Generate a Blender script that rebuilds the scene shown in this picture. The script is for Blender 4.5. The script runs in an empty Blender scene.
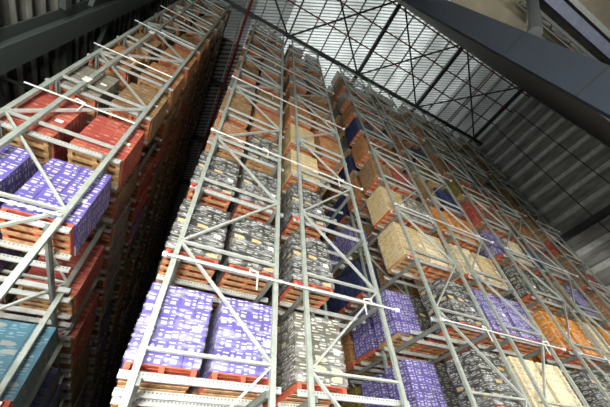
import bpy, math, random
from mathutils import Vector, Matrix
random.seed(11)
SC = bpy.context.scene
COL = SC.collection
D = 6.0            # distance from the camera to the rack fronts
EYE = 1.6          # eye height above the floor

# ------------------------------------------------------------------ helpers
def tag(o, label=None, cat=None, group=None, kind=None):
    if label: o['label'] = label
    if cat: o['category'] = cat
    if group: o['group'] = group
    if kind: o['kind'] = kind
    return o

class MB:
    """collects boxes, bars and tubes into one mesh"""
    def __init__(s): s.v = []; s.f = []; s.m = []; s.uv = []
    def quadbox(s, P, mi=0, uv=None):
        b = len(s.v); s.v += [tuple(p) for p in P]
        for f in ((0, 3, 2, 1), (4, 5, 6, 7), (0, 1, 5, 4), (1, 2, 6, 5), (2, 3, 7, 6), (3, 0, 4, 7)):
            s.f.append(tuple(b + i for i in f)); s.m.append(mi); s.uv.append(None)
    def box(s, x0, x1, y0, y1, z0, z1, mi=0):
        s.quadbox([(x0, y0, z0), (x1, y0, z0), (x1, y1, z0), (x0, y1, z0),
                   (x0, y0, z1), (x1, y0, z1), (x1, y1, z1), (x0, y1, z1)], mi)
    def bar(s, a, b, w, h, up=(0, 1, 0), mi=0):
        a = Vector(a); b = Vector(b); d = (b - a).normalized(); u = Vector(up)
        side = d.cross(u).normalized() * (w / 2); n = side.cross(d).normalized() * (h / 2)
        s.quadbox([a - side - n, a + side - n, b + side - n, b - side - n,
                   a - side + n, a + side + n, b + side + n, b - side + n], mi)
    def tube(s, a, b, r, n=8, mi=0):
        a = Vector(a); b = Vector(b); d = (b - a).normalized()
        u = d.orthogonal().normalized(); w = d.cross(u); k = len(s.v)
        for p in (a, b):
            for i in range(n):
                t = 2 * math.pi * i / n
                s.v.append(tuple(p + u * (r * math.cos(t)) + w * (r * math.sin(t))))
        for i in range(n):
            j = (i + 1) % n
            s.f.append((k + i, k + j, k + n + j, k + n + i)); s.m.append(mi); s.uv.append(None)
        s.f.append(tuple(k + i for i in reversed(range(n)))); s.m.append(mi); s.uv.append(None)
        s.f.append(tuple(k + n + i for i in range(n))); s.m.append(mi); s.uv.append(None)
    def prism(s, prof, axis, a, b, mi=0):
        """extrude a closed 2D profile; axis 'z': profile xy, 'x': profile yz, 'y': profile xz"""
        k = len(s.v); n = len(prof)
        for t in (a, b):
            for p, q in prof:
                s.v.append({'z': (p, q, t), 'x': (t, p, q), 'y': (p, t, q)}[axis])
        for i in range(n):
            j = (i + 1) % n
            s.f.append((k + i, k + j, k + n + j, k + n + i)); s.m.append(mi); s.uv.append(None)
        s.f.append(tuple(k + i for i in reversed(range(n)))); s.m.append(mi); s.uv.append(None)
        s.f.append(tuple(k + n + i for i in range(n))); s.m.append(mi); s.uv.append(None)
    def cartons(s, x0, x1, y0, y1, z0, z1, nx, ny, nz, mi=0, gap=0.006, jit=0.004, shell=True, rnd=random):
        dx = (x1 - x0) / nx; dy = (y1 - y0) / ny; dz = (z1 - z0) / nz
        for k in range(nz):
            for j in range(ny):
                for i in range(nx):
                    if shell and 0 < i < nx - 1 and 0 < j < ny - 1 and k not in (0, nz - 1): continue
                    jx = rnd.uniform(-jit, jit); jy = rnd.uniform(-jit, jit); g = gap / 2
                    a = (x0 + i * dx + g + jx, x0 + (i + 1) * dx - g + jx)
                    b = (y0 + j * dy + g + jy, y0 + (j + 1) * dy - g + jy)
                    c = (z0 + k * dz, z0 + (k + 1) * dz - g)
                    s.box(a[0], a[1], b[0], b[1], c[0], c[1], mi)
                    cid = rnd.randint(0, 40); h = rnd.randint(0, 40)
                    q = [(cid, h), (cid + 1, h), (cid + 1, h + 1), (cid, h + 1)]
                    t = [(cid + .02, h + .02)] * 4
                    # faces: bottom, top, front(-y), right(+x), back, left
                    s.uv[-6] = t; s.uv[-5] = t; s.uv[-4] = q; s.uv[-3] = q; s.uv[-2] = q; s.uv[-1] = q
    def mesh(s, name, mats):
        me = bpy.data.meshes.new(name); me.from_pydata(s.v, [], s.f)
        for m in (mats if isinstance(mats, (list, tuple)) else [mats]): me.materials.append(m)
        if max(s.m, default=0): me.polygons.foreach_set('material_index', s.m)
        if any(u is not None for u in s.uv):
            L = me.uv_layers.new(name='UVMap'); d = L.data
            for p, u in zip(me.polygons, s.uv):
                if u:
                    for li, c in zip(p.loop_indices, u): d[li].uv = c
        me.update(); return me
    def build(s, name, mats, parent=None, loc=None, smooth=False):
        me = s.mesh(name, mats)
        if smooth: me.polygons.foreach_set('use_smooth', [True] * len(me.polygons))
        return link(name, me, parent, loc)

def link(name, data, parent=None, loc=None):
    o = bpy.data.objects.new(name, data); COL.objects.link(o)
    if parent: o.parent = parent
    if loc is not None: o.location = loc
    return o
def P(x, y, z): return (x * D, y * D, EYE + z * D)      # rack units -> metres
def tree_copy(o, parent=None, loc=None):
    c = o.copy(); COL.objects.link(c); c.parent = parent
    if loc is not None: c.location = loc
    for ch in o.children: tree_copy(ch, c)
    return c

# ------------------------------------------------------------------ materials
def srgb(r, g, b):
    f = lambda c: (c / 255 / 12.92) if c / 255 <= .04045 else ((c / 255 + .055) / 1.055) ** 2.4
    return (f(r), f(g), f(b), 1)
class NT:
    def __init__(s, name):
        s.m = bpy.data.materials.new(name); s.m.use_nodes = True; s.t = s.m.node_tree
        s.t.nodes.clear(); s.out = s.t.nodes.new('ShaderNodeOutputMaterial')
        s.b = s.t.nodes.new('ShaderNodeBsdfPrincipled'); s.t.links.new(s.b.outputs[0], s.out.inputs[0])
    def n(s, kind, **kw):
        o = s.t.nodes.new(kind)
        for k, v in kw.items(): setattr(o, k, v)
        return o
    def put(s, sock, v):
        if isinstance(v, bpy.types.NodeSocket): s.t.links.new(v, sock)
        else: sock.default_value = v
    def math(s, op, a, b=0.0, c=0.0):
        o = s.n('ShaderNodeMath', operation=op); s.put(o.inputs[0], a); s.put(o.inputs[1], b); s.put(o.inputs[2], c); return o.outputs[0]
    def mix(s, f, a, b):
        o = s.n('ShaderNodeMix', data_type='RGBA'); s.put(o.inputs[0], f); s.put(o.inputs[6], a); s.put(o.inputs[7], b); return o.outputs[2]
    def rect(s, x, y, cx, cy, hw, hh):
        a = s.math('COMPARE', x, cx, hw); b = s.math('COMPARE', y, cy, hh); return s.math('MULTIPLY', a, b)
    def obj(s):
        return s.n('ShaderNodeTexCoord').outputs['Object']
    def noise(s, vec, scale, detail=3):
        o = s.n('ShaderNodeTexNoise'); s.put(o.inputs['Vector'], vec); o.inputs['Scale'].default_value = scale; o.inputs['Detail'].default_value = detail
        return o.outputs['Fac']
    def ramp(s, v, a, b):
        o = s.n('ShaderNodeMapRange'); s.put(o.inputs[0], v); o.inputs[1].default_value = a; o.inputs[2].default_value = b; return o.outputs[0]

def plain(name, c, rough=.6, metal=0.0, var=.12, scale=3.0, c2=None, spec=.5):
    t = NT(name); c2 = c2 or tuple(x * (1 - var * 2) for x in c[:3]) + (1,)
    f = t.ramp(t.noise(t.obj(), scale), .35, .65)
    t.put(t.b.inputs['Base Color'], t.mix(f, c, c2)); t.b.inputs['Roughness'].default_value = rough
    t.b.inputs['Metallic'].default_value = metal; t.b.inputs['Specular IOR Level'].default_value = spec
    return t.m

def carton(name, base, ink, ink2, style='print', gloss=.45):
    """printed cardboard: every carton is one UV cell"""
    t = NT(name); uv = t.n('ShaderNodeUVMap'); sx = t.n('ShaderNodeSeparateXYZ'); t.put(sx.inputs[0], uv.outputs[0])
    x = t.math('FRACT', sx.outputs[0]); y = t.math('FRACT', sx.outputs[1])
    fl = t.n('ShaderNodeVectorMath', operation='FLOOR'); t.put(fl.inputs[0], uv.outputs[0])
    wn = t.n('ShaderNodeTexWhiteNoise', noise_dimensions='2D'); t.put(wn.inputs[0], fl.outputs[0]); r = wn.outputs[0]
    sp = t.n('ShaderNodeSeparateColor'); t.put(sp.inputs[0], wn.outputs[1]); r2 = sp.outputs[1]
    flip = t.math('GREATER_THAN', r, .5)
    x = t.math('ABSOLUTE', t.math('SUBTRACT', x, flip))        # half of the cartons face the other way
    sp = t.n('ShaderNodeSeparateColor'); t.put(sp.inputs[0], wn.outputs[1])
    x = t.math('ADD', x, t.math('MULTIPLY', t.math('SUBTRACT', sp.outputs[2], .5), .30)); y = t.math('ADD', y, t.math('MULTIPLY', t.math('SUBTRACT', sp.outputs[0], .5), .26))
    tone = t.mix(t.math('MULTIPLY', r2, .45), base, tuple(c * .62 for c in base[:3]) + (1,))
    if style == 'print':
        blk = t.rect(x, y, .33, .40, .17, .15); bar = t.rect(x, y, .30, .78, .20, .055); bar2 = t.rect(x, y, .74, .86, .12, .035)
        low = t.rect(x, y, .78, .12, .14, .03)
        dia = t.math('LESS_THAN', t.math('ADD', t.math('ABSOLUTE', t.math('SUBTRACT', x, .76)), t.math('MULTIPLY', t.math('ABSOLUTE', t.math('SUBTRACT', y, .48)), .75)), .125)
        hole = t.math('LESS_THAN', t.math('ADD', t.math('ABSOLUTE', t.math('SUBTRACT', x, .76)), t.math('MULTIPLY', t.math('ABSOLUTE', t.math('SUBTRACT', y, .48)), .75)), .035)
        dia = t.math('SUBTRACT', dia, hole)
        m1 = t.math('MAXIMUM', t.math('MAXIMUM', bar, dia), t.math('MAXIMUM', bar2, low))
        c = t.mix(t.math('MULTIPLY', m1, .74), tone, ink); c = t.mix(t.math('MULTIPLY', blk, .75), c, ink2)
    elif style == 'label':
        big = t.math('MULTIPLY', t.rect(x, y, .55, .5, .30, .24), t.math('GREATER_THAN', r2, .72))
        dot = t.math('LESS_THAN', t.math('ADD', t.math('POWER', t.math('SUBTRACT', x, .25), 2.), t.math('MULTIPLY', t.math('POWER', t.math('SUBTRACT', y, .5), 2.), .5)), .011)
        b1 = t.rect(x, y, .66, .74, .22, .07); b2 = t.rect(x, y, .68, .42, .17, .05); b3 = t.rect(x, y, .3, .12, .2, .05)
        m1 = t.math('MAXIMUM', t.math('MAXIMUM', dot, b1), t.math('MAXIMUM', b2, b3))
        c = t.mix(t.math('MULTIPLY', m1, .8), tone, ink); c = t.mix(big, c, ink2)
    elif style == 'dots':
        d1 = t.math('LESS_THAN', t.math('ADD', t.math('POWER', t.math('SUBTRACT', x, .28), 2.), t.math('POWER', t.math('SUBTRACT', y, .55), 2.)), .02)
        b1 = t.rect(x, y, .68, .5, .16, .10)
        c = t.mix(t.math('MULTIPLY', d1, .7), tone, ink); c = t.mix(t.math('MULTIPLY', b1, .6), c, ink2)
    else:   # tray: plain board with an open dark slot and a pale flash
        slot = t.rect(x, y, .5, .86, .44, .09); fl_ = t.rect(x, y, .3, .4, .16, .12); b2 = t.rect(x, y, .72, .35, .2, .07)
        tone = t.mix(t.math('MULTIPLY', t.math('POWER', r, 2.), .7), tone, t.mix(.5, base, ink))
        c = t.mix(t.math('MULTIPLY', slot, .75), tone, ink2)
        c = t.mix(t.math('MULTIPLY', t.math('MULTIPLY', fl_, t.math('GREATER_THAN', r2, .35)), .7), c, ink)
        c = t.mix(t.math('MULTIPLY', b2, .45), c, ink2)
    t.put(t.b.inputs['Base Color'], c); t.b.inputs['Roughness'].default_value = gloss
    return t.m

W = srgb(235, 232, 225)
KINDS = {   # key: (material, words, cartons across/deep/high)
 'purple': (carton('purple_carton', srgb(100, 91, 164), W, srgb(206, 198, 182), 'print', .35), 'purple', (4, 3, 7)),
 'black':  (carton('charcoal_carton', srgb(66, 66, 62), srgb(180, 180, 170), srgb(196, 170, 112), 'label', .5), 'charcoal', (3, 3, 8)),
 'silver': (carton('grey_carton', srgb(104, 102, 90), srgb(215, 213, 200), srgb(206, 190, 150), 'label', .35), 'grey printed', (3, 3, 7)),
 'tan':    (carton('tan_carton', srgb(206, 182, 130), srgb(110, 105, 70), srgb(140, 100, 60), 'dots', .6), 'tan', (4, 4, 8)),
 'cream':  (carton('cream_carton', srgb(228, 212, 172), srgb(150, 150, 110), srgb(190, 150, 100), 'dots', .5), 'cream', (3, 3, 7)),
 'brown':  (carton('brown_carton', srgb(138, 106, 70), srgb(190, 170, 130), srgb(70, 52, 36), 'tray', .7), 'brown', (4, 4, 9)),
 'orange': (carton('orange_brown_carton', srgb(168, 112, 68), srgb(205, 180, 130), srgb(84, 54, 34), 'tray', .6), 'orange-brown', (4, 4, 9)),
 'amber':  (carton('amber_carton', srgb(214, 140, 46), srgb(120, 80, 30), srgb(230, 190, 110), 'dots', .4), 'amber', (3, 3, 8)),
 'red':    (carton('red_carton', srgb(172, 76, 66), srgb(214, 150, 120), srgb(90, 42, 34), 'tray', .55), 'red', (4, 4, 9)),
 'teal':   (carton('teal_carton', srgb(66, 108, 124), srgb(120, 150, 155), srgb(130, 135, 130), 'label', .4), 'teal', (3, 3, 8)),
 'navy':   (carton('navy_carton', srgb(44, 52, 92), srgb(90, 100, 130), srgb(70, 76, 110), 'label', .4), 'navy', (3, 3, 7)),
 'film':   (carton('film_wrapped_carton', srgb(136, 132, 116), srgb(180, 176, 160), srgb(100, 82, 62), 'tray', .25), 'pale film-wrapped', (3, 3, 6)),
 'olive':  (carton('olive_carton', srgb(120, 106, 54), srgb(170, 160, 100), srgb(80, 70, 36), 'tray', .6), 'olive', (3, 3, 7)),
}

def galv(name, c, holes=None):
    """zinc-coated steel, optional rows of punched holes along the given axis"""
    t = NT(name); o = t.obj(); f = t.ramp(t.noise(o, 7, 4), .3, .7)
    col = t.mix(f, c, tuple(x * .78 for x in c[:3]) + (1,))
    if holes:
        s = t.n('ShaderNodeSeparateXYZ'); t.put(s.inputs[0], o)
        a = t.math('FRACT', t.math('DIVIDE', s.outputs['XYZ'.index(holes)], .075))
        col = t.mix(t.math('COMPARE', a, .5, .16) if holes == 'Z' else
                    t.math('MULTIPLY', t.math('COMPARE', a, .5, .18), t.math('COMPARE', s.outputs[2], .02, .014)),
                    col, tuple(x * (.62 if holes == 'Z' else .25) for x in c[:3]) + (1,))
    t.put(t.b.inputs['Base Color'], col); t.b.inputs['Metallic'].default_value = .25; t.b.inputs['Roughness'].default_value = .45
    return t.m
ZINC = srgb(172, 180, 170)
M_post = galv('galvanised_post_steel', ZINC)
M_rail = galv('punched_rail_steel', srgb(196, 200, 196), 'X')
M_brace = galv('galvanised_brace_steel', srgb(190, 196, 188))
M_gird = galv('weathered_girder_steel', srgb(128, 134, 128))
M_rod = galv('bright_pipe_steel', srgb(224, 226, 220))
M_clamp = plain('white_clamp_steel', srgb(232, 232, 226), .4, .1)
M_redcap = plain('red_plastic_cap', srgb(214, 72, 62), .5)
M_roofsteel = plain('dark_grey_roof_steel', srgb(66, 72, 72), .55, .1)
M_colsteel = plain('blue_grey_painted_steel', srgb(46, 53, 62), .5, .05, .06)
M_wallcol = plain('green_grey_column_paint', srgb(66, 74, 70), .55, .05, .06)
M_redpipe = plain('red_sprinkler_pipe', srgb(132, 44, 44), .5)
M_purlin = plain('galvanised_purlin', srgb(205, 208, 205), .5, .2)
M_girt = plain('pale_galvanised_girt', srgb(232, 234, 230), .5, .2)
M_wood = plain('raw_pallet_timber', srgb(186, 148, 102), .8, 0, .22, 9)
M_red = plain('red_pallet_paint', srgb(198, 96, 68), .7, 0, .14, 8)
M_label = plain('white_paper_label', srgb(240, 240, 236), .6, 0, .03)
M_concrete = plain('concrete_floor', srgb(120, 120, 116), .7, 0, .1, .6)
M_darkwall = plain('dark_wall_sheeting', srgb(40, 42, 42), .6)
M_backroof = plain('beige_roof_lining', srgb(116, 110, 90), .7, 0, .2, .8)
M_bluesteel = plain('pale_blue_beam_paint', srgb(86, 93, 112), .5)

def wall_mat(name, c, c2, sc):
    t = NT(name); o = t.obj(); mp = t.n('ShaderNodeMapping'); t.put(mp.inputs[0], o); mp.inputs['Scale'].default_value = (1, .35, 1.6)
    f = t.ramp(t.noise(mp.outputs[0], sc, 5), .35, .68)
    t.put(t.b.inputs['Base Color'], t.mix(f, c, c2)); t.b.inputs['Roughness'].default_value = .6; return t.m
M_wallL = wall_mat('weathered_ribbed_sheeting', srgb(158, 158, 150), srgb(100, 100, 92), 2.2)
M_wallD = wall_mat('dark_grey_sheeting', srgb(76, 76, 70), srgb(48, 48, 44), 2.2)  # darker sheeting for the recesses and rib sides
M_wallR = wall_mat('grey_foil_lining', srgb(172, 172, 166), srgb(118, 118, 114), 1.4)

# translucent daylight roofing with wire mesh lines
t = NT('translucent_roof_sheeting'); t.t.nodes.remove(t.b)
o = t.obj(); s = t.n('ShaderNodeSeparateXYZ'); t.put(s.inputs[0], o)
a = t.math('ADD', t.math('MULTIPLY', s.outputs[0], .407), t.math('MULTIPLY', s.outputs[1], .914))   # mesh runs slantwise
wire = t.math('COMPARE', t.math('FRACT', t.math('DIVIDE', a, .25)), .5, .2)
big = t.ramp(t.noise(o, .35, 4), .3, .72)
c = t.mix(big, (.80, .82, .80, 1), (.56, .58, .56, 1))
for edge, a_, b_ in ((-.4, 0, .55), (2.6, .55, 1), (15.6, 1, .84), (18.7, .84, .66), (21.8, .66, .46), (25.0, .46, .34)):     # roof's fall-off in brightness painted in, stepped strip by strip
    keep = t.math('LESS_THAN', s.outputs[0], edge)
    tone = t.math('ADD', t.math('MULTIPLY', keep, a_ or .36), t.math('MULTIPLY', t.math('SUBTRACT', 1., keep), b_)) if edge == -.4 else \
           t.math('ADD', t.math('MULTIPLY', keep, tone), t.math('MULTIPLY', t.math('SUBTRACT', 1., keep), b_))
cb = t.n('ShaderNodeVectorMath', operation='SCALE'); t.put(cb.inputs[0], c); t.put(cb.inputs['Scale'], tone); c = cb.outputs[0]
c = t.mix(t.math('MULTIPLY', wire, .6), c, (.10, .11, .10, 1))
tr = t.n('ShaderNodeBsdfTranslucent'); df = t.n('ShaderNodeBsdfDiffuse'); t.put(tr.inputs[0], c); t.put(df.inputs[0], c)
mx = t.n('ShaderNodeMixShader'); mx.inputs[0].default_value = .75
t.t.links.new(df.outputs[0], mx.inputs[1]); t.t.links.new(tr.outputs[0], mx.inputs[2]); t.t.links.new(mx.outputs[0], t.out.inputs[0])
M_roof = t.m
t = NT('opaque_ribbed_roof'); o = t.obj(); s = t.n('ShaderNodeSeparateXYZ'); t.put(s.inputs[0], o)
a = t.math('ADD', t.math('MULTIPLY', s.outputs[0], .407), t.math('MULTIPLY', s.outputs[1], .914))
wire = t.math('COMPARE', t.math('FRACT', t.math('DIVIDE', a, .4)), .5, .22)
t.put(t.b.inputs['Base Color'], t.mix(wire, srgb(150, 152, 150), srgb(64, 66, 66))); t.b.inputs['Roughness'].default_value = .6; M_rearroof = t.m
# clear stretch film
t = NT('stretch_film'); t.t.nodes.remove(t.b)
tp = t.n('ShaderNodeBsdfTransparent'); gl = t.n('ShaderNodeBsdfPrincipled'); gl.inputs['Base Color'].default_value = (.9, .9, .92, 1); gl.inputs['Roughness'].default_value = .22
mp = t.n('ShaderNodeMapping'); t.put(mp.inputs[0], t.obj()); mp.inputs['Scale'].default_value = (1.2, 1.2, 6)
mx = t.n('ShaderNodeMixShader'); t.put(mx.inputs[0], t.math('MULTIPLY', t.ramp(t.noise(mp.outputs[0], 2.2, 3), .48, .75), .42))
t.t.links.new(tp.outputs[0], mx.inputs[1]); t.t.links.new(gl.outputs[0], mx.inputs[2]); t.t.links.new(mx.outputs[0], t.out.inputs[0])
M_film = t.m

# ------------------------------------------------------------------ setting
ROOF = EYE + 31.6; XL = -6.75; XR = 29.4; YB = 70.0
m = MB(); m.box(-9, 33, -34, YB, -.2, 0); tag(m.build('floor', M_concrete), kind='structure')
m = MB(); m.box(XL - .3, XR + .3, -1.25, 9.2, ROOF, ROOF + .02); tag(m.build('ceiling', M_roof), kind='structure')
m = MB(); m.box(XL - .3, XR + .3, 9.2, YB, ROOF, ROOF + .06); tag(m.build('ceiling_rear', M_rearroof), kind='structure')
def ribbed(xw, sgn, y0, y1, z0, z1, pitch, depth):
    m = MB(); pr = []; z = z0
    while z < z1:
        for dz, dx in ((0, 0), (.52, 0), (.56, depth), (.94, depth)): pr.append((xw - sgn * dx, z + dz * pitch))
        z += pitch
    pr.append((xw, z)); pr += [(xw + sgn * .06, z), (xw + sgn * .06, z0)]
    m.prism(pr, 'y', y0, y1)
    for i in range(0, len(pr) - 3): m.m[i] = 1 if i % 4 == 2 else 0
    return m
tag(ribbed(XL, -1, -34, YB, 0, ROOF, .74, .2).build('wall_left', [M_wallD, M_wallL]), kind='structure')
m = MB(); m.box(XR, XR + .2, -34, YB, 0, ROOF); tag(m.build('wall_right', M_wallR), kind='structure')
m = MB(); m.box(XL, XR, YB, YB + .2, 0, ROOF); tag(m.build('wall_far', M_darkwall), kind='structure')
m = MB(); m.box(7.0, XR, -.62, -.5, EYE + 5.6, ROOF)
m.box(XL, 6.0, -1.25, -1.15, EYE + 14.6, ROOF); tag(m.build('wall_near', M_darkwall), kind='structure')

def ibeam(m, a, b, d, w, tf, vertical=False, web='z'):
    """I section from a to b; web depth d along z (beams) or along x (columns)"""
    a = Vector(a); b = Vector(b)
    if not vertical:
        for s_ in (-1, 1): m.bar(a + Vector((0, 0, s_ * (d - tf) / 2)), b + Vector((0, 0, s_ * (d - tf) / 2)), w, tf, (0, 0, 1))
        m.bar(a, b, tf * .8, d - 2 * tf, (0, 0, 1))
    else:
        m.box(a.x - d / 2, a.x - d / 2 + tf, a.y - w / 2, a.y + w / 2, a.z, b.z)
        m.box(a.x + d / 2 - tf, a.x + d / 2, a.y - w / 2, a.y + w / 2, a.z, b.z)
        m.box(a.x - d / 2 + tf, a.x + d / 2 - tf, a.y - tf / 2, a.y + tf / 2, a.z, b.z)

# left wall: columns and girts
for i, y in enumerate((6.02, 13.1, 20.2, 27.3)):
    m = MB(); ibeam(m, (-6.25, y, 0), (-6.25, y, ROOF - 1.2), .62, .74, .05, True)
    tag(m.build('wall_column', M_wallcol), ['grey steel wall column left of the racks, nearest the front', 'grey wall column second from the front, behind the left rack',
        'grey wall column third from the front, behind the left rack', 'grey wall column fourth from the front, behind the left rack'][i], 'column', 'columns along the left wall')
for i, z in enumerate((5.2, 9.2, 13.2, 17.2, 21.2, 25.2)):
    m = MB(); m.box(-6.56, -6.34, -1.2, 5.6, EYE + z, EYE + z + .42); m.box(-6.56, -6.34, 6.45, 12.7, EYE + z, EYE + z + .42)
    g = m.build('wall_girt', M_wallcol)
    tag(g, 'horizontal grey girt on the left wall, %s level up' % ['lowest', 'second', 'third', 'fourth', 'fifth', 'top'][i], 'girt', 'girts on the left wall')
for i, (y0, y1, z0, z1) in enumerate(((6.4, 9.4, 9.0, 12.9), (6.4, 9.6, 16.4, 13.5), (5.6, 3.2, 14.6, 17.0))):
    m = MB(); m.bar((-6.15, y0, EYE + z0), (-6.15, y1, EYE + z1), .09, .16, (1, 0, 0))
    tag(m.build('wall_brace', M_wallcol), ['grey diagonal brace rising behind the left wall column', 'grey diagonal brace descending behind the left wall column',
        'short grey brace in front of the left wall column above the girt'][i], 'brace')

# roof steel
ORD = ['first', 'second', 'third', 'fourth', 'fifth', 'sixth', 'seventh', 'eighth', 'ninth', 'tenth', 'eleventh', 'twelfth', 'thirteenth', 'fourteenth',
       'fifteenth', 'sixteenth', 'seventeenth', 'eighteenth', 'nineteenth', 'twentieth', 'twenty-first', 'twenty-second', 'twenty-third', 'twenty-fourth', 'twenty-fifth']
RB = EYE + 31.0
for i, y in enumerate((-.95, 6.25, 13.4, 20.5, 27.6)):
    m = MB(); ibeam(m, (XL, y, RB), (XR, y, RB), .6, .3, .05)
    tag(m.build('roof_rafter', M_roofsteel), 'dark steel roof rafter across the bay, %s from the front' % ORD[i], 'rafter', 'roof rafters')
STR = (-.15, .10, .352, .606, .905)
for i, q in enumerate(STR):
    m = MB(); x = q * 31.0
    if i in (2, 3, 4): m.box(x - .17, x + .17, -.8, 6.1, RB - .1, RB + .2); m.box(x - .17, x + .17, 6.4, 13.2, RB - .1, RB + .2)
    else: m.box(x - .07, x + .07, -.8, 6.1, RB - .05, RB + .12); m.box(x - .07, x + .07, 6.4, 13.2, RB - .05, RB + .12)
    tag(m.build('roof_strut', M_roofsteel), 'dark steel strut between roof rafters, %s from the left' % ORD[i], 'strut', 'roof struts')
k = 0
for i in range(4):
    for flip in (0, 1):
        y0, y1 = (-.8, 6.1) if not flip else (6.1, -.8)
        x0, x1 = STR[i] * 31, STR[i + 1] * 31
        m = MB(); z = RB - .2 + .12 * flip; m.tube((x0 + .2, y0, z), (x1 - .2, y1, z), .085, 8)
        tag(m.build('roof_brace', M_roofsteel, smooth=False), 'dark cross brace rising to the %s in the %s roof bay from the left' % (('left', 'right')[1 - flip], ORD[i]), 'brace', 'roof cross braces'); k += 1
x = XL + .8; i = 0
while x < XR - .5:
    if min(abs(x - q * 31) for q in STR) > .35:
        m = MB(); m.box(x - .025, x + .025, -1.2, 45, RB + .36, RB + .58); m.box(x - .025, x + .09, -1.2, 45, RB + .36, RB + .375)
        tag(m.build('roof_purlin', M_purlin), 'thin grey roof purlin under the pale sheeting, %s from the left' % ORD[i], 'purlin', 'roof purlins'); i += 1
    x += 1.56
# red sprinkler mains under the roof
def pipe(pts, r, label, name='sprinkler_pipe', mat=None):
    m = MB()
    for a, b in zip(pts, pts[1:]): m.tube(a, b, r, 8)
    return tag(m.build(name, mat or M_redpipe), label, 'pipe')
zp = RB - .42
pipe([(-.9, 4.0 * 0 + 2.0, zp), (-.9, 40, zp)], .11, 'dark red sprinkler main running down above the left aisle')
pipe([(-6.3, 3.7, zp), (XR - .4, 3.7, zp)], .06, 'red sprinkler pipe across the roof, midway between the front rafters')
pipe([(-6.3, -.3, zp), (XR - .4, -.3, zp)], .06, 'red sprinkler pipe across the roof beside the big column')
pipe([(-6.3, 1.75, zp), (XR - .4, 1.75, zp)], .06, 'red sprinkler pipe crossing the brightest roof sheets')
pipe([(.757 * 31, -.4, zp + .14), (.757 * 31, 5.8, zp + .14)], .06, 'short red sprinkler pipe running back near the right wall')

# right wall: girts, eave beam, sag rods
for i in range(15):
    z = (1.03 - .0555 * i) * 29.2
    if abs(z - .515 * 29.2) < .8:
        m = MB(); m.box(XR - .5, XR - .05, -.4, 60, EYE + z - .1, EYE + z + .35)
        tag(m.build('wall_beam', M_roofsteel), 'dark horizontal beam on the right wall at the frame edge', 'beam'); continue
    m = MB(); m.box(XR - .26, XR - .02, -.4, 60, EYE + z - .04, EYE + z); m.box(XR - .26, XR - .23, -.4, 60, EYE + z, EYE + z + .32); m.box(XR - .26, XR - .02, -.4, 60, EYE + z + .32, EYE + z + .35)
    tag(m.build('wall_girt', M_girt), 'pale horizontal girt on the right wall, %s from the top' % ORD[i], 'girt', 'girts on the right wall')
for i, y in enumerate((1.45, 3.9, 9.4)):
    m = MB(); m.box(XR - .32, XR - .27, y - .04, y + .04, 0, ROOF - .6)
    tag(m.build('sag_rod', M_roofsteel), 'thin dark vertical tie on the right wall, %s from the front' % ORD[i], 'tie', 'vertical ties on the right wall')

# big steel column beside the camera, low building behind it
ct = link('steel_column', None, None, (6.2, -.83, 0)); tag(ct, 'huge blue-grey steel column leaning across the upper right corner', 'column')
m = MB(); m.box(0, .05, -.32, .33, 0, ROOF - .7); m.build('front_flange', M_colsteel, ct)
m = MB(); m.box(.05, .75, -.03, .03, 0, ROOF - .7); m.build('web', M_colsteel, ct)
m = MB(); m.box(.75, .80, -.32, .33, 0, ROOF - .7); m.build('rear_flange', M_colsteel, ct)
for z in (8.3, 12.8, 5.6):
    m = MB(); m.box(-.006, .0, -.32, .33, EYE + z, EYE + z + .04); m.build('splice_plate', M_darkwall, ct)
BZ = EYE + 14.0
m = MB(); m.box(XL, XR, -34, -1.26, BZ, BZ + .1); tag(m.build('ceiling_low', M_backroof), kind='structure')
for i, y in enumerate((-3.55, -4.7, -5.9, -7.1)):
    m = MB(); m.box(7, XR - .1, y - .05, y + .05, BZ - .3, BZ - .02); m.box(7, XR - .1, y - .05, y + .12, BZ - .32, BZ - .3)
    tag(m.build('low_roof_purlin', M_gird), 'purlin of the beige low roof behind the column, %s from it' % ORD[i], 'purlin', 'purlins of the low roof')
m = MB(); ibeam(m, (8, -3.0, BZ - .7), (XR - .1, -3.0, BZ - .7), .5, .34, .05)
tag(m.build('low_roof_beam', M_bluesteel), 'pale blue steel beam under the low roof behind the big column', 'beam')
tr = link('roof_truss', None, None, (9.0, -2.45, BZ - 1.0)); tag(tr, 'small lattice truss with zigzag web seen past the big column', 'truss')
m = MB(); m.box(0, 19, -.05, .05, .5, .6); m.build('top_chord', M_roofsteel, tr)
m = MB(); m.box(0, 19, -.05, .05, -.3, -.2); m.build('bottom_chord', M_roofsteel, tr)
for i in range(14):
    m = MB(); x0 = i * 1.3
    m.bar((x0, 0, -.2), (x0 + .65, 0, .5), .05, .05); m.bar((x0 + .65, 0, .5), (x0 + 1.3, 0, -.2), .05, .05); m.build('web_bar', M_roofsteel, tr)
m = MB(); m.tube((6.4, -1.22, EYE + 8.2), (8.6, -2.6, EYE + 12.6), .17, 12); m.tube((8.6, -2.6, EYE + 12.6), (8.8, -2.75, EYE + 14.0), .17, 12); tag(m.build('roof_strut', M_roofsteel), 'round grey strut rising from the big column to the low roof', 'strut')

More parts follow.
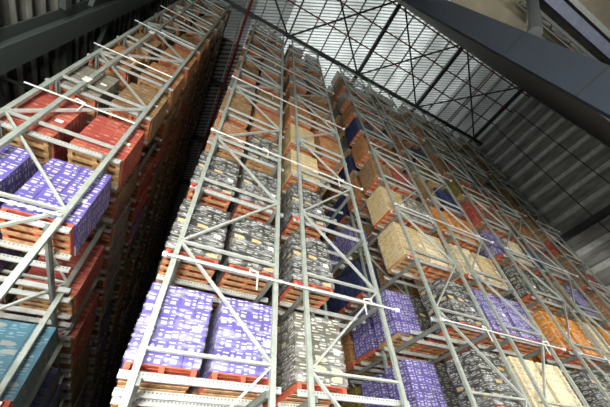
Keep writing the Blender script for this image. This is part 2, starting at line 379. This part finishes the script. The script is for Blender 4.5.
# ------------------------------------------------------------------ racks
# name key: (left post, width, mirrored, words, aisle side)
RACKS = {
 'L': (-.79, .41, 1, 'rack by left wall', 'R'),
 'A': (.005, .41, 0, "central rack's left half", 'L'),
 'B': (.557, .41, 1, "central rack's right half", 'R'),
 'C': (1.368, .40, 0, "right rack's left half", 'L'),
 'D': (1.925, .40, 1, "right rack's right half", 'R'),
 'E': (2.64, .41, 0, "far right rack's left half", 'L'),
 'F': (3.20, .41, 1, "far right rack's right half", 'R'),
 'G': (3.98, .38, 0, 'last rack by right wall', 'L'),
}
NL = 11
def RT(k): return .318 + .412 * k                       # rail top of tier k
def NODE(k): return .375 + .407 * k
TIER = ['lowest tier', 'second tier', 'third tier', 'fourth tier', 'fifth tier', 'sixth tier', 'seventh tier', 'eighth tier', 'ninth tier', 'tenth tier', 'top tier']
TOP = 4.86
ROWS = 36
PW, PD, PH = 1.23, 1.165, .165
def ROWY(r): return 1.035 + .25 * r                     # front of pallet row r

def post_profile(cx, cy, sgn):
    w, d, th = .058, .045, .006
    return [(cx - w, cy - d), (cx + w, cy - d), (cx + w, cy + d), (cx + w - .03, cy + d), (cx + w - .03, cy + d - th), (cx + w - th, cy + d - th),
            (cx + w - th, cy - d + th), (cx - w + th, cy - d + th), (cx - w + th, cy + d - th), (cx - w + .03, cy + d - th), (cx - w + .03, cy + d), (cx - w, cy + d)]
def frame_geometry(w, mirror):
    """list of (part name, MB) for one upright frame, origin at left post foot"""
    W_ = w * D; out = []
    for x in (0, W_):
        m = MB(); m.prism(post_profile(x, 0, 1), 'z', 0, EYE + TOP * D)
        for z in range(0, 0): pass
        m.box(x - .1, x + .1, -.08, .08, 0, .012); out.append(('post', m))
    zz = lambda q: EYE + q * D
    for k in range(-1, NL):
        a_right = (k % 2 == 0) != bool(mirror)           # node k sits on this side
        x0, x1 = (W_ - .06, .06) if a_right else (.06, W_ - .06)
        m = MB(); m.bar((x0, 0, zz(NODE(k)) + .05), (x1, 0, zz(min(NODE(k + 1), TOP - .03)) - .05), .05, .08, (0, 1, 0)); out.append(('diagonal_brace', m))
        if True:
            m = MB(); m.bar((.06, 0, zz(NODE(k)) + .0), (W_ - .06, 0, zz(NODE(k))), .05, .085, (0, 1, 0)); out.append(('horizontal_brace', m))
    m = MB(); m.bar((.06, 0, zz(TOP) - .05), (W_ - .06, 0, zz(TOP) - .05), .05, .08, (0, 1, 0)); out.append(('horizontal_brace', m))
    return out
frame_cache = {}
def upright(rk, fi):
    x0, w, mir, words, side = RACKS[rk]; y = (1.0 + .5 * fi) * D
    if fi: y -= .05
    nm = 'upright_frame'; label = 'galvanised braced upright frame, %s from the front, %s' % (ORD[fi] if fi else 'nearest', words)
    if fi == 0: label = 'galvanised braced upright frame at the front end of the %s' % words
    if fi < 3:
        key = (w, mir, 'd')
        if key not in frame_cache: frame_cache[key] = [(n, m.mesh(n, M_post if n == 'post' else M_brace)) for n, m in frame_geometry(w, mir)]
        e = link(nm, None, None, (x0 * D, y, 0))
        for n, me in frame_cache[key]: link(n, me, e)
    else:
        key = (w, mir, 's')
        if key not in frame_cache:
            mm = MB()
            for n, m in frame_geometry(w, mir):
                b = len(mm.v); mm.v += m.v; mm.f += [tuple(b + i for i in f) for f in m.f]; mm.m += m.m; mm.uv += m.uv
            frame_cache[key] = mm.mesh('upright_frame', M_post)
        e = link(nm, frame_cache[key], None, (x0 * D, y, 0))
    tag(e, label, 'rack frame', 'upright frames of the %s' % words)

AISLE = {'L': 1, 'A': 0, 'B': 1, 'C': 0, 'D': 1, 'E': 0, 'F': 1, 'G': 0}    # column next to an aisle
for rk in RACKS:
    for fi in range(10 if rk in 'LABC' else 6): upright(rk, fi)

# rails across each frame, two to every pallet row
def rail_mb(L):
    m = MB(); h, d, th = .125, .05, .006
    m.prism([(0, 0), (d, 0), (d, th), (th, th), (th, h - th), (d, h - th), (d, h), (0, h)], 'x', 0, L)
    return m
rail_cache = {}
stuffR = MB()
for rk, (x0, w, mir, words, side) in RACKS.items():
    key = w
    if key not in rail_cache:
        L = (w + .075) * D
        me = rail_mb(L).mesh('load_beam', M_rail)
        for v_ in me.vertices: v_.co.z -= .0695; v_.co.x -= L / 2
        cp = MB()
        for e in (-L / 2 - .008, L / 2): cp.box(e, e + .008, -.004, .054, -.06, .06)
        rail_cache[key] = (me, cp.mesh('end_plate', M_clamp), L)
    me, cp, L = rail_cache[key]
    for k in range(NL):
        for r in range(ROWS):
            if r > 8 and rk in 'DEFG' and r > 20: continue
            for s_ in (0, 1):
                y = (ROWY(r) + (-.018 if s_ == 0 else .145)) * D
                c = ((x0 + w / 2) * D, y, EYE + RT(k) * D - .056)
                if r == 0 or (r == 1 and s_ == 0):
                    o = link('load_beam', me, None, c)
                    if r == 0: link('end_plate', cp, o)
                    wh = 'front rail of the front pallets' if (r, s_) == (0, 0) else ('rear rail of the front pallets' if r == 0 else 'front rail of the second pallets')
                    tag(o, 'punched steel %s, %s, %s' % (wh, TIER[k], words), 'rack rail', 'punched rails of the %s' % words)
                else:
                    stuffR.box(c[0] - L / 2, c[0] + L / 2, c[1], c[1] + .05, c[2] - .069, c[2] + .0555)
tag(stuffR.build('load_beams', M_rail), 'further punched steel rails receding deep into the racks', 'rack rails', kind='stuff')
# long girders along every post line
GL = {'L': 8.6, 'A': 8.6, 'B': 8.6, 'C': 8.6, 'D': 6, 'E': 6, 'F': 6, 'G': 6}
gm = {}
for rk, (x0, w, mir, words, side) in RACKS.items():
    for k in range(NL):
        for sd in (0, 1):
            gl = GL[rk] * D
            if gl not in gm:
                m = MB(); m.box(-.03, .03, 0, gl, -.12, 0); m.box(-.05, .05, 0, gl, -.006, 0); gm[gl] = m.mesh('rack_girder', M_gird)
            x = x0 * D + .105 if sd == 0 else (x0 + w) * D - .105
            o = link('rack_girder', gm[gl], None, (x, .995 * D, EYE + RT(k) * D - .127))
            tag(o, 'long grey steel girder on the %s posts, %s, %s' % (('left', 'right')[sd], TIER[k], words), 'rack girder', 'long girders of the %s' % words)

# bright tie pipes across the rack fronts, with clamps and drop nozzles
def tie(xa, xb, z, words, i, group):
    L = (xb - xa) * D
    e = link('tie_pipe', None, None, P(xa, .975, z)); tag(e, 'bright steel tie pipe across the front, %s up, %s' % (ORD[i], words), 'pipe', group)
    m = MB(); m.tube((0, 0, 0), (L, 0, 0), .027, 10); m.build('pipe', M_rod, e)
    for x in (0, L) if 'left wall' not in words else ():
        m = MB(); m.tube((x - .045, 0, 0), (x + .045, 0, 0), .062, 10); m.build('end_clamp', M_clamp, e)
    return e, L
def drop(e, x, flip=1):
    m = MB(); m.tube((x, 0, .03), (x, 0, .14), .022); m.tube((x, 0, .14), (x + .22 * flip, .05, .14), .022); m.tube((x + .22 * flip, .05, .14), (x + .22 * flip, .05, -.34), .02)
    m.build('drop_nozzle', M_clamp, e)
for words, xa, xb, zs in (('rack by left wall', -.83, -.375, (.74, 1.39, 2.035, 2.685, 3.31, 3.95)), ('central rack', -.03, 1.045, (.69, 1.612, 2.5, 3.34, 4.17)),
                       ('right rack', 1.35, 2.43, (.70, 1.60, 2.475, 3.33, 4.17)), ('far right rack', 2.61, 3.72, (.70, 1.60, 2.475, 3.33, 4.17)), ('last rack by right wall', 3.95, 4.42, (.70, 1.6, 2.475, 3.33, 4.17))):
    for i, z in enumerate(zs):
        e, L = tie(xa, xb, z, words, i, 'tie pipes across the %s' % words)
        for j, fx in enumerate((.30, .86) if 'half' not in words and L > 4 else (.42,)): drop(e, L * fx, 1 if j == 0 else -1)
# extra post of the left rack
sp = link('support_post', None, None, (-.68 * D, 1.0 * D - .11, 0)); tag(sp, 'single greenish post in front of the left rack, between its two columns of pallets', 'post')
m = MB(); m.prism(post_profile(0, 0, 1), 'z', 0, EYE + TOP * D); m.build('post', M_post, sp)
for z in (1.61, 2.6, 3.4):
    m = MB(); m.box(-.1, .1, -.075, -.045, EYE + z * D - .12, EYE + z * D - .02); m.box(-.1, .1, -.075, -.045, EYE + z * D + .04, EYE + z * D + .12); m.build('pipe_clamp', M_clamp, sp)
# red end caps with clamps on the aisle side posts
for i, (x, k) in enumerate(((-.022, 1), (-.022, 2), (.535, 2), (.535, 1), (1.345, 2), (1.345, 3))):
    m = MB(); c = P(x, 0, RT(k) - .009); yy = (ROWY(0) - .018) * D - .005; m.tube((c[0], yy - .06, c[2]), (c[0], yy, c[2]), .06, 12)
    o = m.build('reflector_cap', M_redcap)
    tag(o, 'small round red cap by the left post, %s, %s' % (TIER[k], ["central rack's left half", "central rack's left half", "central rack's right half", "central rack's right half", "right rack's left half", "right rack's left half"][i]), 'cap', 'red caps on posts')

# ------------------------------------------------------------------ pallets and cartons
def pallet_parts():
    deck = MB()
    for i in range(7):
        y = -PD / 2 + i * (PD - .13) / 6; deck.box(-PW / 2, PW / 2, y, y + .13, PH - .022, PH)
    bot = MB()
    for i in range(5):
        y = -PD / 2 + i * (PD - .12) / 4; bot.box(-PW / 2, PW / 2, y, y + .12, 0, .02)
    br = []
    for x in (-PW / 2, -.05, PW / 2 - .1):
        b = MB(); b.box(x, x + .1, -PD / 2, PD / 2, .02, PH - .022); br.append(b)
    return deck, bot, br
dk, bt, br = pallet_parts()
ME_deck = dk.mesh('deck_boards', M_red); ME_bot = {c: bt.mesh('bottom_boards', mm) for c, mm in (('red', M_wood), ('wood', M_wood))}
ME_bear = {c: [b.mesh('bearer', mm) for b in br] for c, mm in (('red', M_red), ('wood', M_wood))}
ME_deckw = dk.mesh('deck_boards', M_wood)
small = {}
for c, mm in (('red', M_red), ('wood', M_wood)):
    mm_ = MB()
    for src, mi in ((dk, 0), (bt, 1), (br[0], 0), (br[1], 0), (br[2], 0)):
        b = len(mm_.v); mm_.v += src.v; mm_.f += [tuple(b + i for i in f) for f in src.f]; mm_.m += [mi] * len(src.f); mm_.uv += src.uv
    small[c] = mm_.mesh('pallet', [mm, M_wood])

LH = 1.58
load_mesh = {}
def load_me(kind, v):
    if (kind, v) not in load_mesh:
        mat, words, (nx, ny, nz) = KINDS[kind]; rr = random.Random(hash((len(kind), v, nx, nz)) & 0xffff)
        h = [LH, LH + .17, LH + .08, LH - .1][v] if kind not in ('film',) else [1.5, 1.6, 1.45, 1.25][v]
        m = MB(); m.cartons(-PW / 2 - .035, PW / 2 + .035, -PD / 2 + .01, PD / 2 - .01, 0, h, nx, ny, nz, rnd=rr)
        load_mesh[(kind, v)] = (m.mesh('carton_stack', mat), h)
    return load_mesh[(kind, v)]
fm = MB()
def film_mesh(h):
    m = MB(); x = PW / 2 + .055; y = PD / 2 + .012
    k = [(-x, -y), (x, -y), (x, y), (-x, y)]
    m.v = [(a, b, 0.01) for a, b in k] + [(a, b, h * .97) for a, b in k]
    for i in range(4): j = (i + 1) % 4; m.f.append((i, j, 4 + j, 4 + i)); m.m.append(0); m.uv.append(None)
    return m.mesh('stretch_wrap', M_film)
ME_film = film_mesh(LH)
lb = MB(); lb.box(-.085, .085, -.004, 0, -.06, .06); ME_lab = lb.mesh('paper_label', M_label)

SPEC = {   # tier by tier: the two columns of the front row; '-' is an empty place
 'L': ['--', ('purple', 'purple'), ('red', 'red'), ('film', 'brown'), ('orange', 'orange'), ('brown', 'orange'), ('film', 'brown'), ('orange', 'brown'), ('film', 'film'), ('brown', 'film'), ('film', 'brown')],
 'A': [('purple', 'purple'), ('black', 'black'), ('black', 'black'), ('orange', 'black'), ('brown', 'orange'), ('film', 'brown'), ('brown', 'film'), ('orange', 'film'), ('brown', 'film'), ('orange', 'film'), ('film', 'film')],
 'B': [('silver', '-'), ('black', '-'), ('black', '-'), ('tan', '-'), ('tan', 'orange'), ('orange', 'orange'), ('brown', 'orange'), ('film', 'brown'), ('orange', 'film'), ('film', 'navy'), ('brown', 'film')],
 'C': [('-', 'black'), ('-', 'black'), ('tan', 'cream'), ('tan', 'silver'), ('brown', 'red'), ('orange', 'brown'), ('navy', 'film'), ('orange', 'film'), ('film', 'brown'), ('brown', 'film'), ('film', '-')],
 'D': [('cream', 'cream'), ('purple', 'purple'), ('cream', 'tan'), ('amber', 'amber'), ('brown', 'navy'), ('film', 'olive'), ('orange', 'navy'), ('film', 'brown'), ('film', 'orange'), ('brown', 'film'), ('film', 'film')],
 'E': [('black', 'silver'), ('amber', 'amber'), ('black', 'black'), ('purple', 'cream'), ('red', 'brown'), ('olive', 'orange'), ('brown', 'film'), ('film', 'film'), ('orange', 'film'), ('film', 'brown'), ('film', 'film')],
 'F': [('black', 'tan'), ('cream', 'amber'), ('brown', 'purple'), ('navy', 'film'), ('brown', 'orange'), ('red', 'film'), ('film', 'brown'), ('film', 'film'), ('brown', 'film'), ('film', 'film'), ('film', 'film')],
 'G': [('brown', 'tan'), ('orange', 'brown'), ('orange', 'orange'), ('brown', 'red'), ('red', 'brown'), ('brown', 'orange'), ('brown', 'film'), ('film', 'film'), ('brown', 'film'), ('film', 'film'), ('film', 'film')],
}
DEEP = {('L', 0, 2, 1): 'teal', ('L', 0, 2, 0): 'teal', ('L', 1, 1, 1): '-', ('L', 1, 2, 1): 'red', ('L', 0, 1, 0): '-', ('L', 0, 1, 1): '-', ('L', 1, 3, 1): '-', ('L', 1, 4, 1): 'red',
        ('L', 2, 1, 1): 'brown', ('L', 0, 3, 1): '-', ('L', 0, 4, 1): 'navy',
        ('C', 1, 1, 0): 'purple', ('C', 1, 2, 0): 'purple', ('C', 0, 1, 0): 'purple', ('C', 0, 2, 0): 'purple', ('C', 0, 3, 0): 'olive', ('C', 2, 1, 0): '-', ('C', 2, 2, 0): 'navy', ('C', 2, 3, 0): 'navy',
        ('C', 3, 1, 0): '-', ('C', 3, 2, 0): 'purple', ('C', 3, 3, 0): 'purple', ('C', 4, 1, 0): 'orange', ('C', 4, 2, 0): 'navy', ('C', 5, 1, 0): 'navy',
        ('B', 0, 1, 1): '-', ('B', 0, 2, 1): '-', ('B', 1, 1, 1): '-', ('B', 1, 2, 1): '-', ('B', 2, 1, 1): '-', ('B', 2, 2, 1): '-', ('B', 3, 1, 1): '-',
        ('E', 1, 1, 0): 'amber', ('E', 0, 1, 0): 'black', ('E', 0, 2, 0): 'amber'}
POOL = ['brown', 'orange', 'film', 'black', 'brown', 'red', 'tan', 'navy', 'purple', 'brown', 'film', 'olive', '-', '-']
def colx(rk, c):
    x0, w = RACKS[rk][:2]; over = .035
    return (x0 - over) * D + PW / 2 if c == 0 else (x0 + w + (.012 if rk in 'AC' else over)) * D - PW / 2
rng = random.Random(5)
SIDEW = ('left', 'right'); ROWW = ('front', 'second-row')
count = 0; cand = []
plan = {}
for rk in RACKS:
    for k in range(NL):
        for c in (0, 1):
            for r in range(ROWS):
                if r == 0: kd = SPEC[rk][k][c]
                elif (rk, k, r, c) in DEEP: kd = DEEP[(rk, k, r, c)]
                elif r > 5 and AISLE[rk] != c: kd = '-'
                elif r > 20 and rk in 'DEFG': kd = '-'
                else:
                    prev = plan.get((rk, k, r - 1, c)); kd = rng.choice(POOL)
                    if prev and prev != '-' and rng.random() < .45: kd = prev
                plan[(rk, k, r, c)] = kd
# the 300 stacks that show largest stay individual
order = sorted((key for key, kd in plan.items() if kd != '-'),
               key=lambda q: (1 if q[2] == 0 else (1.25 if (AISLE[q[0]] == q[3] and q[0] in 'LC') else 1.7) + .35 * q[2]) * (colx(q[0], q[3]) ** 2 + (ROWY(q[2]) * D) ** 2 + (RT(q[1]) * D) ** 2))
single = set(order[:298])
stuffL = MB(); stuffP = MB(); klist = list(KINDS)
rowname = ['front', 'second row', 'third row', 'fourth row', 'fifth row', 'sixth row', 'seventh row', 'eighth row', 'ninth row', 'tenth row', 'eleventh row', 'twelfth row']
for (rk, k, r, c), kd in plan.items():
    if kd == '-': continue
    words = RACKS[rk][3]
    x = colx(rk, c) + rng.uniform(-.02, .02); y = ROWY(r) * D + PD / 2 + rng.uniform(-.02, .02); z = EYE + RT(k) * D
    pc = 'wood' if rng.random() < .3 and (k or r) else 'red'
    h0 = rng.random()
    if (rk, k, r, c) in single:
        where = '%s %s, %s' % (rowname[r], SIDEW[c], TIER[k])
        near = r == 0 and k <= 5 or r == 1 and k <= 3
        if near:
            p = link('pallet', None, None, (x, y, z)); link('deck_boards', ME_deck if pc == 'red' else ME_deckw, p); link('bottom_boards', ME_bot[pc], p)
            for b in ME_bear[pc]: link('bearer', b, p)
        else: p = link('pallet', small[pc], None, (x, y, z))
        tag(p, '%s pallet under %s cartons, %s, %s' % ('red-edged' if pc == 'red' else 'raw timber', KINDS[kd][1], where, words), 'pallet', 'pallets in the %s' % words)
        v = 0 if k == 0 else rng.choice((1, 1, 2)) if k < 5 else rng.choice((0, 1, 2, 3)); me, h = load_me(kd, v)
        o = link('carton_stack', me, None, (x, y, z + PH + .001))
        tag(o, '%s cartons, %s, %s' % (KINDS[kd][1], where, words), 'carton stack', 'carton stacks in the %s' % words)
        if r == 0 and k < 4:
            if rk != 'L': link('stretch_wrap', ME_film, o).scale.z = h / LH
            link('paper_label', ME_lab, o, (PW / 2 - .16, -PD / 2 - .008, .62 + .2 * h0))
    else:
        h = 1.56 - .35 * h0; mi = klist.index(kd); n = KINDS[kd][2]
        stuffP.box(x - PW / 2, x + PW / 2, y - PD / 2, y + PD / 2, z + PH - .03, z + PH); 
        for bx in (-PW / 2, -.05, PW / 2 - .1): stuffP.box(x + bx, x + bx + .1, y - PD / 2, y + PD / 2, z, z + PH - .03)
        if r < 8: stuffL.cartons(x - PW / 2, x + PW / 2, y - PD / 2, y + PD / 2, z + PH, z + PH + h, 1, 1, n[2], mi, 0.01, 0, rnd=rng)
        else: stuffL.cartons(x - PW / 2, x + PW / 2, y - PD / 2, y + PD / 2, z + PH, z + PH + h, 1, 1, 2, mi, 0.01, 0, rnd=rng)
tag(stuffL.build('carton_stacks', [KINDS[q][0] for q in klist]), 'further carton stacks receding along the dark aisles', 'carton stacks', kind='stuff')
tag(stuffP.build('pallets', M_wood), 'further pallets receding along the dark aisles', 'pallets', kind='stuff')

# ------------------------------------------------------------------ light
def area(name, loc, target, sx, sy, power, color=(1, 1, 1)):
    l = bpy.data.lights.new(name, 'AREA'); l.shape = 'RECTANGLE'; l.size = sx; l.size_y = sy; l.energy = power; l.color = color
    o = link(name, l, None, loc); o.rotation_euler = (Vector(target) - Vector(loc)).to_track_quat('-Z', 'Y').to_euler(); return o
area('added_floor_fill', (-3.2, -5, EYE - 1.2), (1, 6, EYE + 2.5), 4, 1.6, 4100, (1, .98, .93))  # added lamp near the floor, unseen, brightens the lower rack fronts
area('added_floor_fill', (-3.6, 1.6, .3), (1, 6.3, EYE + 5), 4, .8, 850, (1, .98, .93))  # added at floor level to light the pallet undersides
area('added_floor_fill', (15.5, -5, EYE - 1.1), (15.5, 6, EYE + 4), 13, 1.6, 2600, (1, .98, .93))  # added low and out of view to lift the right racks' front faces
area('daylight_opening', (-8, -32, EYE + 4), (1, 6, EYE + 7), 9, 9, 10500, (1, .98, .95))
sun = bpy.data.lights.new('sun', 'SUN'); sun.energy = 7.5; sun.angle = .3; so = link('sun', sun, None, (0, 0, 60)); so.rotation_euler = (math.radians(12), math.radians(10), 0)
w = bpy.data.worlds.new('world'); SC.world = w; w.use_nodes = True
bg = w.node_tree.nodes['Background']; bg.inputs[0].default_value = (.75, .85, 1, 1); bg.inputs[1].default_value = .6

# ------------------------------------------------------------------ camera
cam = bpy.data.cameras.new('camera'); cam.sensor_width = 36; cam.lens = 36 * 295.065 / 610; cam.clip_end = 400
co = link('camera', cam)
R = Matrix(((0.88697364, -0.31280663, -0.33974958), (-0.45953709, -0.67086745, -0.5820331), (-0.04586312, 0.67237555, -0.73878799)))
co.matrix_world = Matrix.Translation((0, 0, EYE)) @ R.to_4x4()
SC.camera = co
vs = SC.view_settings; vs.view_transform = 'Standard'; vs.look = 'None'; vs.gamma = 1; vs.exposure = 0; vs.use_curve_mapping = False
